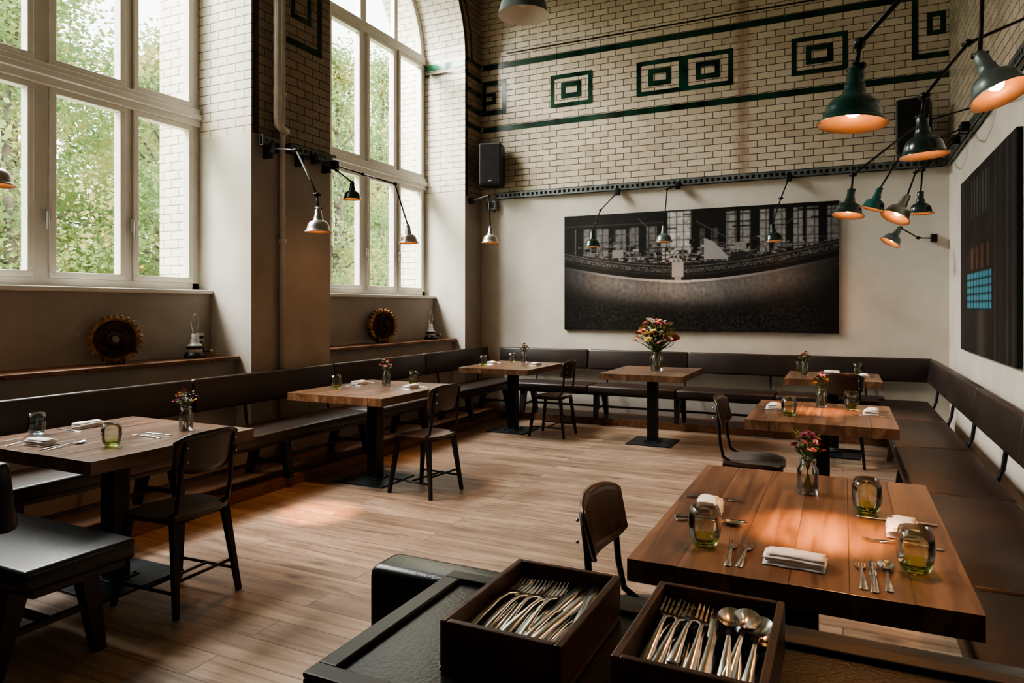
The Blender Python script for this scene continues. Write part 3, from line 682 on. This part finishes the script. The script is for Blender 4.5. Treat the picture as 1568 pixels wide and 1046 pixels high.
lamp([(XL+0.035,1.3,2.80),(-4.35,1.9,2.7),(-4.14,2.18,2.26)],dn(),'lamp_alu',0.10,8)
b=B(); zz=3.52
b.lathe([(0.001,0.32),(0.035,0.32),(0.04,0.22),(0.07,0.20),(0.12,0.16),(0.16,0.09),(0.18,0.01),(0.185,0.0)],'lamp_grey',36)
b.lathe([(0.184,0.0),(0.175,0.01),(0.155,0.088),(0.115,0.155),(0.05,0.19),(0.001,0.195)],'lamp_in_white',36)
b.sphere((0,0,0.10),0.04,'ceramic'); b.cyl((0,0,0.32),(0,0,ZC-zz-0.03),0.006,'steel_dark',n=8)
b.lathe([(0.06,ZC-zz),(0.055,ZC-zz-0.04),(0.001,ZC-zz-0.05)],'lamp_grey',20)
b.obj('pendant_lamp',(-2.08,4.55,zz))

def rail(p0,p1,nrm,name='cable_rail'):
    p0=Vector(p0);p1=Vector(p1);d=(p1-p0);L=d.length;d.normalize();n=Vector(nrm)
    T=Matrix.Translation(p0)@Matrix((( d.x,n.x,0,0),(d.y,n.y,0,0),(0,0,1,0),(0,0,0,1)))
    b=B(); b.bx(0,L,0,0.006,-0.045,0.045,'rail',0,T); b.bx(0,L,0.006,0.045,0.039,0.045,'rail',0,T); b.bx(0,L,0.006,0.045,-0.045,-0.039,'rail',0,T)
    b.bx(0,L,0.039,0.045,-0.045,-0.018,'rail',0,T); b.bx(0,L,0.039,0.045,0.018,0.045,'rail',0,T)
    k=0.0
    while k<L-0.03:
        b.bx(k,min(L,k+0.03),0.039,0.045,-0.018,0.018,'rail',0,T); k+=0.065
    b.obj(name)
rail((-4.3,YB-0.001,2.93),(XR-0.06,YB-0.001,2.93),(0,-1,0))
rail((XR-0.001,1.5,2.93),(XR-0.001,YB-0.06,2.93),(-1,0,0))
rail((XL+0.037,4.40,2.84),(XL+0.037,4.60,2.84),(1,0,0)); rail((XL+0.037,4.74,2.84),(XL+0.037,5.34,2.84),(1,0,0))
b=B(); b.bx(XL,XL+0.03,4.45,4.60,2.80,2.88,'steel_dark',0.004); b.bx(XL,XL+0.03,4.74,5.3,2.80,2.88,'steel_dark',0.004)
for y in (4.5,4.88,5.25): b.bx(XL,XL+0.08,y-0.02,y+0.02,2.70,2.79,'steel_dark',0.004)
b.obj('rail_bracket')
b=B()
for k in range(5):
    y=2.4+k*1.2; b.tube([(XR-0.02,y,2.875),(XR-0.07,y+0.2,2.78),(XR-0.09,y+0.45,2.75),(XR-0.05,y+0.75,2.80),(XR-0.02,y+0.9,2.875)],0.006,'steel_dark',6)
b.obj('lamp_cable')
b=B()
b.tube([(XL+0.10,4.55,ZC),(XL+0.10,4.55,3.05),(XL+0.10,4.56,3.00),(XL+0.10,4.60,2.97),(XL+0.09,4.67,2.96)],0.034,'pipe',14)
b.tube([(XL+0.04,4.67,ZC),(XL+0.04,4.67,0.1)],0.026,'pipe',14)
for z in (2.0,3.3,4.3): b.lathe([(0.036,-0.02),(0.036,0.02)],'pipe',16,Matrix.Translation((XL+0.04,4.67,z)),cap0=True,cap1=True)
for z in (1.96,3.5): b.bx(XL,XL+0.04,4.65,4.69,z,z+0.02,'pipe')
b.obj('heating_pipe')
def speaker(x,y,z,rz):
    b=B(); b.box((0,0,0.28),(0.30,0.26,0.56),'black_plastic',0.02)
    b.box((0,-0.134,0.28),(0.27,0.012,0.52),'steel_dark',0.005)
    b.bx(-0.02,0.02,-0.142,-0.140,0.05,0.065,'lamp_alu')
    b.bx(-0.04,0.04,0.12,0.2,0.2,0.36,'steel_dark'); b.obj('wall_speaker',(x,y,z),rz)
speaker(-4.24,8.27,3.03,0.25); speaker(0.66,8.25,2.99,-0.2)
b=B(); b.box((0,0,0),(0.14,0.10,0.12),'rail',0.01); b.bx(-0.05,0.05,-0.055,-0.05,-0.04,0.04,'steel_dark'); b.cyl((0.03,0,-0.06),(0.03,0,-0.09),0.01,'steel_dark'); b.obj('junction_box',(-4.32,8.44,2.80))

def gear(r,loc,rz,nt_=26):
    b=B(); pts=[]
    for k in range(nt_):
        for a,rr in ((0.0,0.88),(0.22,0.88),(0.34,1.0),(0.66,1.0),(0.78,0.88)):
            an=2*PI*(k+a)/nt_; pts.append((r*rr*math.cos(an),r*rr*math.sin(an)))
    T=Matrix.Rotation(PI/2,4,'X')
    n=len(pts); ri=r*0.78
    inner=[(ri*math.cos(math.atan2(p[1],p[0])),ri*math.sin(math.atan2(p[1],p[0]))) for p in pts]
    h=0.035
    vs=[(x,y,-h) for x,y in pts]+[(x,y,h) for x,y in pts]+[(x,y,-h) for x,y in inner]+[(x,y,h) for x,y in inner]
    fs=[]
    for i in range(n):
        j=(i+1)%n; fs+= [(i,j,n+j,n+i),(n+i,n+j,3*n+j,3*n+i),(2*n+i,2*n+j,j,i),(3*n+i,3*n+j,2*n+j,2*n+i)]
    b.add(vs,fs,'brass',False,T)
    b.lathe([(ri,-0.02),(ri*0.9,-0.016),(r*0.32,-0.016),(r*0.30,-0.05),(r*0.16,-0.05),(r*0.16,0.05),(r*0.30,0.05),(r*0.32,0.016),(ri*0.9,0.016),(ri,0.02)],'rust',36,T)
    for k in range(4):
        a=PI/4+k*PI/2
        for s in (-1,1): b.lathe([(0.001,0.0),(r*0.10,0.0),(r*0.12,0.006),(r*0.12,-0.004)],'black_plastic',14,T@Matrix.Translation((r*0.5*math.cos(a),r*0.5*math.sin(a),s*0.018))@Matrix.Rotation(0 if s>0 else PI,4,'X'))
    b.bx(-0.06,0.06,-0.03,0.03,-r-0.001,-r*0.84,'rust'); b.obj('cog_wheel',loc,rz)
gear(0.18,(-4.84,3.36,1.182),0.85)
gear(0.20,(-4.86,6.66,1.202),1.25)
def edison(loc):
    b=B(); b.lathe([(0.001,0),(0.085,0),(0.085,0.03),(0.07,0.035),(0.07,0.05),(0.001,0.05)],'darkwood',28)
    b.lathe([(0.055,0.05),(0.06,0.06),(0.06,0.10),(0.05,0.115),(0.035,0.12),(0.035,0.15),(0.026,0.16),(0.026,0.20),(0.001,0.20)],'ceramic',24)
    b.lathe([(0.062,0.075),(0.064,0.08),(0.064,0.095),(0.062,0.10)],'steel_dark',24)
    b.lathe([(0.018,0.20),(0.022,0.23),(0.034,0.27),(0.036,0.30),(0.028,0.335),(0.012,0.355),(0.004,0.37),(0.001,0.375)],'glass_clear',20)
    b.tube([(0,0,0.20),(0.006,0,0.26),(-0.006,0,0.30),(0.004,0,0.32)],0.0018,'brass',6)
    b.cyl((0.06,0,0.06),(0.15,0,0.045),0.006,'steel_dark',n=8); b.cyl((0.13,0,0.02),(0.13,0,0.07),0.014,'brass',n=10)
    b.obj('edison_lamp',loc,0.8)
edison((-4.80,4.02,1.0)); edison((-4.82,7.66,1.0))
b=B(); b.box((0,0,0),(0.03,0.07,0.07),'ceramic',0.006); b.cyl((0.015,0,0),(0.04,0,0),0.012,'steel_dark'); b.tube([(0.02,0,-0.03),(0.03,0.02,-0.10),(0.02,0.0,-0.14)],0.004,'steel_dark',6); b.obj('wall_socket',(-4.984,4.22,1.16))

# ------------------------------------------------------------------ pictures (flat prints, colours generated numerically)
def picture(name,W,H,img,mat,loc,rz):
    ny,nx=img.shape[:2]
    u,v=np.meshgrid(np.linspace(0,1,nx),np.linspace(0,1,ny))
    vs=np.stack([u.ravel()*W-W/2,np.full(u.size,-0.02),v.ravel()*H-H/2],-1).tolist()
    I=np.arange(nx*ny).reshape(ny,nx)
    fs=np.stack([I[:-1,:-1],I[:-1,1:],I[1:,1:],I[1:,:-1]],-1).reshape(-1,4).tolist()
    n0=len(vs); h=[(-W/2,H/-2),(W/2,-H/2),(W/2,H/2),(-W/2,H/2)]
    vs+= [[x,-0.02,z] for x,z in h]+[[x,0.014,z] for x,z in h]
    fs+= [[n0+i,n0+4+i,n0+4+(i+1)%4,n0+(i+1)%4] for i in range(4)]+[[n0+7,n0+6,n0+5,n0+4]]
    me=bpy.data.meshes.new(name); me.from_pydata(vs,[],fs); me.materials.append(M[mat])
    ca=me.color_attributes.new('Col','FLOAT_COLOR','POINT')
    col=np.full((len(vs),4),0.01); col[:,3]=1; col[:n0,:3]=np.clip(img.reshape(-1,3),0,1)
    ca.data.foreach_set('color',col.astype(np.float32).ravel()); me.update()
    return place(name,me,loc,rz)
def blur(a,k=1):
    for _ in range(k):
        p=np.pad(a,((1,1),(1,1)),'edge'); a=(p[1:-1,1:-1]*4+p[:-2,1:-1]+p[2:,1:-1]+p[1:-1,:-2]+p[1:-1,2:])/8
    return a
def ship_img(nx=720,ny=326):
    rs=np.random.RandomState(11); u,v=np.meshgrid(np.linspace(0,1,nx),np.linspace(0,1,ny)); g=np.full(u.shape,0.012)
    def rect(u0,u1,v0,v1,val,add=False):
        s=(slice(int(max(0,v0)*ny),int(min(1,v1)*ny)),slice(int(max(0,u0)*nx),int(min(1,u1)*nx)))
        if add: g[s]=g[s]+val
        else: g[s]=val
    # continuous glazed hall wall behind the vessel: equal-height bays with glazing bars, soft brightness drift
    drift=blur(rs.rand(ny,nx),30); drift=(drift-drift.min())/(drift.max()-drift.min())
    lo,hi=0.56,np.where(u<0.41,0.875,np.where(u<0.505,0.985,np.where(u<0.62,0.84,0.965)))
    base=np.where(u<0.41,0.20,np.where(u<0.505,0.62,np.where(u<0.62,0.10,0.34)))
    base=base*(0.35+0.9*drift)
    wall=(v>lo)&(v<hi)&(u>0.045)
    bars=(((u*38)%1)<0.16)|(((v*16)%1)<0.14)
    g=np.where(wall,np.where(bars,base*0.22,base),g)
    # wide dark columns, roof trusses and crane beams
    for xx,w in ((0.05,0.03),(0.115,0.02),(0.185,0.026),(0.255,0.012),(0.305,0.03),(0.375,0.022),(0.405,0.012),(0.505,0.03),(0.555,0.02),(0.60,0.03),(0.665,0.014),(0.715,0.03),(0.775,0.014),(0.83,0.026),(0.885,0.012),(0.935,0.03)): rect(xx,xx+w,0.58,1.0,0.010)
    for k in range(16):
        xx=rs.rand(); z=0.83+rs.rand()*0.14; rect(xx,xx+0.04+0.08*rs.rand(),z,z+0.012,0.008)
    rect(0.0,0.40,0.885,1.0,0.012); rect(0.0,0.41,0.90,0.91,0.05); rect(0.52,0.63,0.86,1.0,0.012)
    g[:]=blur(g,3)
    # deck clutter: dense small fittings
    for k in range(900):
        x=rs.rand()*0.94+0.04; z=0.56+abs(rs.randn())*0.065
        if z>0.76: continue
        w=0.002+rs.rand()**2*0.022; h=0.004+rs.rand()**2*0.03
        cen=math.exp(-((x-0.5)/0.34)**2)
        rect(x,x+w,z,z+h,rs.choice([0.008,0.010,0.015,0.03,0.08,0.2,0.34])*(0.35+0.75*cen))
    for k in range(46):
        x=0.05+rs.rand()*0.85; w=0.03+0.09*rs.rand(); z=0.57+0.17*rs.rand(); rect(x,x+w,z,z+0.0045,0.20*rs.rand()+0.02)
    for i in range(7):
        for j in range(4): rect(0.395+i*0.016,0.406+i*0.016,0.575+j*0.032,0.593+j*0.032,0.40 if rs.rand()>0.4 else 0.03)
    ramp_=(v>0.585)&(v<0.76)&(u>0.55)&(u<0.635)&((0.76-v)>(u-0.55)*0.9)&((v-0.585)<(0.645-u)*2.4); g[ramp_]=0.33
    rect(0.645,0.72,0.56,0.64,0.028); rect(0.08,0.13,0.62,0.665,0.13); rect(0.20,0.245,0.62,0.69,0.24); rect(0.66,0.70,0.66,0.72,0.26)
    for x0,z0,x1,z1 in ((0.1,0.62,0.30,0.86),(0.70,0.60,0.86,0.90),(0.52,0.9,0.72,0.64),(0.30,0.95,0.44,0.66),(0.12,0.64,0.2,0.80)):
        for t in np.linspace(0,1,700): g[int((z0+(z1-z0)*t)*ny)%ny,int((x0+(x1-x0)*t)*nx)%nx]=0.15
    arc=0.415+0.15*np.abs((u-0.47)/0.5)**1.7; dist=v-arc
    band=(dist>0)&(dist<0.135); g[band]=0.014
    tex=rs.rand(ny,nx); g=np.where(band&(np.abs(dist-0.085)<0.018),0.012+0.16*(blur(tex,1)>0.56),g)
    g[(np.abs(dist-0.118)<0.004)]=0.12; g[(np.abs(dist-0.05)<0.004)]=0.045
    rect(0.432,0.475,0.45,0.57,0.38); rect(0.442,0.468,0.40,0.46,0.32)
    hull=dist<=0
    hv=0.20*np.exp(-((dist+0.06)/0.12)**2)*np.exp(-((u-0.45)/0.42)**2)+0.014
    seam=np.abs(((u*6.5-(u-0.47)*(0.42-v)*3.0)%1)-0.5)<0.006; hv=np.where(seam,hv*0.5,hv)
    hv=hv*(0.6+0.8*drift)
    g=np.where(hull,hv,g)
    rimg=0.50*np.exp(-((u-0.45)/0.28)**2)+0.06
    g=np.where(np.abs(dist+0.004)<0.009,rimg,g)
    low=np.clip((0.15+0.30*((u-0.5))**2+0.10-v)/0.10,0,1)
    grit=blur(rs.rand(ny,nx),3)
    g=g*(1-low)+low*(0.007+0.03*(grit>0.57))
    g=g*(0.85+0.3*blur(rs.rand(ny,nx),3))
    vig=1-0.7*np.clip((np.abs(u-0.5)-0.36)/0.14,0,1)*(v<0.6)-0.5*(v>=0.6)*np.clip((np.abs(u-0.5)-0.40)/0.1,0,1)
    g=blur(g*vig,1)+0.005
    return np.stack([g*1.0,g*0.965,g*0.93],-1)
picture('framed_ship_photograph',3.24,1.47,ship_img(),'picture',(-1.66,YB-0.015,1.86),0)
def corridor_img(nx=300,ny=200):
    rs=np.random.RandomState(2); u,v=np.meshgrid(np.linspace(0,1,nx),np.linspace(0,1,ny))
    g=0.010+0.010*blur(rs.rand(ny,nx),6)
    cx,cy=0.42,0.38
    for x,s in ((0.06,0.02),(0.70,0.03),(0.78,0.015),(0.88,0.025),(0.96,0.02)): g=g+s*(np.abs(u-x)<0.008)
    g=g+0.02*(np.abs((v-cy)-(u-cx)*1.6)<0.01)*(v>0.62)+0.02*(np.abs((v-cy)+(u-cx)*1.6)<0.01)*(v>0.62)
    g=g+0.03*np.exp(-((u-0.45)/0.07)**2)*(v<0.24)
    rgb=np.stack([g*1.1,g*0.92,g*0.85],-1)
    w=(u>0.16)&(u<0.64)&(v>0.24)&(v<0.44); pane=(((u*17)%1)>0.2)&(((v*25)%1)>0.22)
    tone=0.35+0.65*blur(rs.rand(ny,nx),20)
    for c,a in enumerate((0.05,0.21,0.28)): rgb[...,c]=np.where(w&pane,a*tone*1.4,np.where(w,0.006,rgb[...,c]))
    w2=(u>0.2)&(u<0.6)&(v>0.46)&(v<0.58)&(((u*10)%1)>0.5); rgb[w2]=np.array([0.075,0.04,0.028])
    w3=(u>0.25)&(u<0.60)&(v>0.74)&(v<0.95)&(((u*18)%1)>0.6); rgb[w3]=np.array([0.06,0.055,0.055])
    for c in range(3): rgb[...,c]=blur(rgb[...,c],2)
    return rgb
picture('framed_corridor_photograph',2.25,1.49,corridor_img(),'picture_matt',(XR-0.015,6.32,1.785),-PI/2)

# ------------------------------------------------------------------ outside
b=B(); b.bx(-60,XO,-30,60,-1.3,-1.2,'lawn'); b.obj('lawn')
def tree_mesh(seed,H,nb,nl,cr,ls,cone=False):
    rnd=random.Random(seed); b=B()
    b.tube([(0,0,0.002),(0.05,0.03,H*0.3),(-0.05,0.08,H*0.6),(0.03,0.0,H*0.92)],[0.16,0.12,0.07,0.02],'bark',9)
    vs=[];fs=[]
    for k in range(nb):
        t=rnd.random()
        if cone: z=H*(0.12+0.86*t); rad=cr*(1-t)*1.0
        else: z=H*(0.16+0.80*t); rad=cr*math.sin(PI*min(1,0.18+0.8*t))
        a=rnd.uniform(0,2*PI); rr=rad*math.sqrt(rnd.random())
        c=Vector((rr*math.cos(a),rr*math.sin(a),z))
        if k%6==0: b.tube([(0,0,max(0.3,z-0.8)),c*0.5+Vector((0,0,(z-0.4)*0.5)),c],[0.035,0.02,0.006],'bark',5)
        cs=rnd.uniform(0.3,0.65)
        for q in range(nl):
            p=c+Vector((rnd.gauss(0,cs*0.6),rnd.gauss(0,cs*0.6),rnd.gauss(0,cs*0.42)))
            if p.z<0.25: continue
            d=Vector((rnd.uniform(-1,1),rnd.uniform(-1,1),rnd.uniform(-0.8,0.5))).normalized(); s=d.orthogonal().normalized()
            s=Matrix.Rotation(rnd.uniform(0,PI),3,d)@s; L=ls*rnd.uniform(0.6,1.2)
            o=len(vs); vs+= [p,p+d*L*0.5+s*L*0.33,p+d*L,p+d*L*0.5-s*L*0.33]; fs.append((o,o+1,o+2,o+3))
    b.add(vs,fs,'foliage')
    return b.mesh('tree')
tm=[tree_mesh(1,9.5,170,110,2.8,0.115),tree_mesh(2,8.0,160,110,2.6,0.115),tree_mesh(3,11,170,90,1.9,0.11,True)]
for x,y,k,s in ((-13.5,7.4,0,1.0),(-13.5,10.6,1,1.1),(-17.5,8.6,0,1.15),(-12.5,3.8,1,1.0),(-16.5,13.2,1,1.1),(-12.6,15.2,0,1.05),(-14.8,20.3,2,1.1),(-17.0,21.0,0,1.1),(-18.5,27.0,2,1.1),(-14.0,0.6,0,1.0),(-20.5,16.0,1,1.3),(-22.0,31.0,1,1.4),(-21.0,11.5,0,1.2),(-22.0,26.0,0,1.2),(-18.0,5.0,1,1.3)):
    place('tree',tm[k],(x,y,-1.2),random.uniform(0,6),s)

# ------------------------------------------------------------------ light
w=bpy.data.worlds.new('World'); scene.world=w; w.use_nodes=True
bg=w.node_tree.nodes['Background']; bg.inputs[0].default_value=(0.95,0.97,1.0,1); bg.inputs[1].default_value=3.0
sl=bpy.data.lights.new('sun','SUN'); sl.energy=6.0; sl.angle=math.radians(45); sl.color=(1.0,0.95,0.88)
so=bpy.data.objects.new('sun',sl); scene.collection.objects.link(so); so.location=(-12,0,12)
so.rotation_euler=Vector((-1.0,-0.40,0.95)).to_track_quat('Z','Y').to_euler()
for i,(y0,y1) in enumerate(OPEN):
    l=bpy.data.lights.new('sky_fill_panel','AREA'); l.shape='RECTANGLE'; l.size=3.0; l.size_y=2.2; l.energy=850; l.color=(1.0,0.97,0.92)  # added area lamp above each window, out of view, boosting daylight indoors
    o=bpy.data.objects.new('sky_fill_panel',l); scene.collection.objects.link(o); c=Vector((-8.0,(y0+y1)/2-0.8,7.6)); o.location=c
    o.rotation_euler=(c-Vector((-2.5,(y0+y1)/2+0.6,1.2))).to_track_quat('Z','Y').to_euler()

# ------------------------------------------------------------------ camera
cam=bpy.data.cameras.new('Camera'); cam.sensor_width=36; cam.lens=24.4; cam.shift_y=-0.0338; cam.clip_start=0.05
co=bpy.data.objects.new('Camera',cam); scene.collection.objects.link(co); co.location=(0,0,1.42)
co.rotation_euler=(math.radians(90),0,math.radians(25.5)); scene.camera=co
scene.view_settings.view_transform='AgX'
try: scene.view_settings.look='AgX - Medium High Contrast'
except Exception: pass
scene.view_settings.exposure=0.9
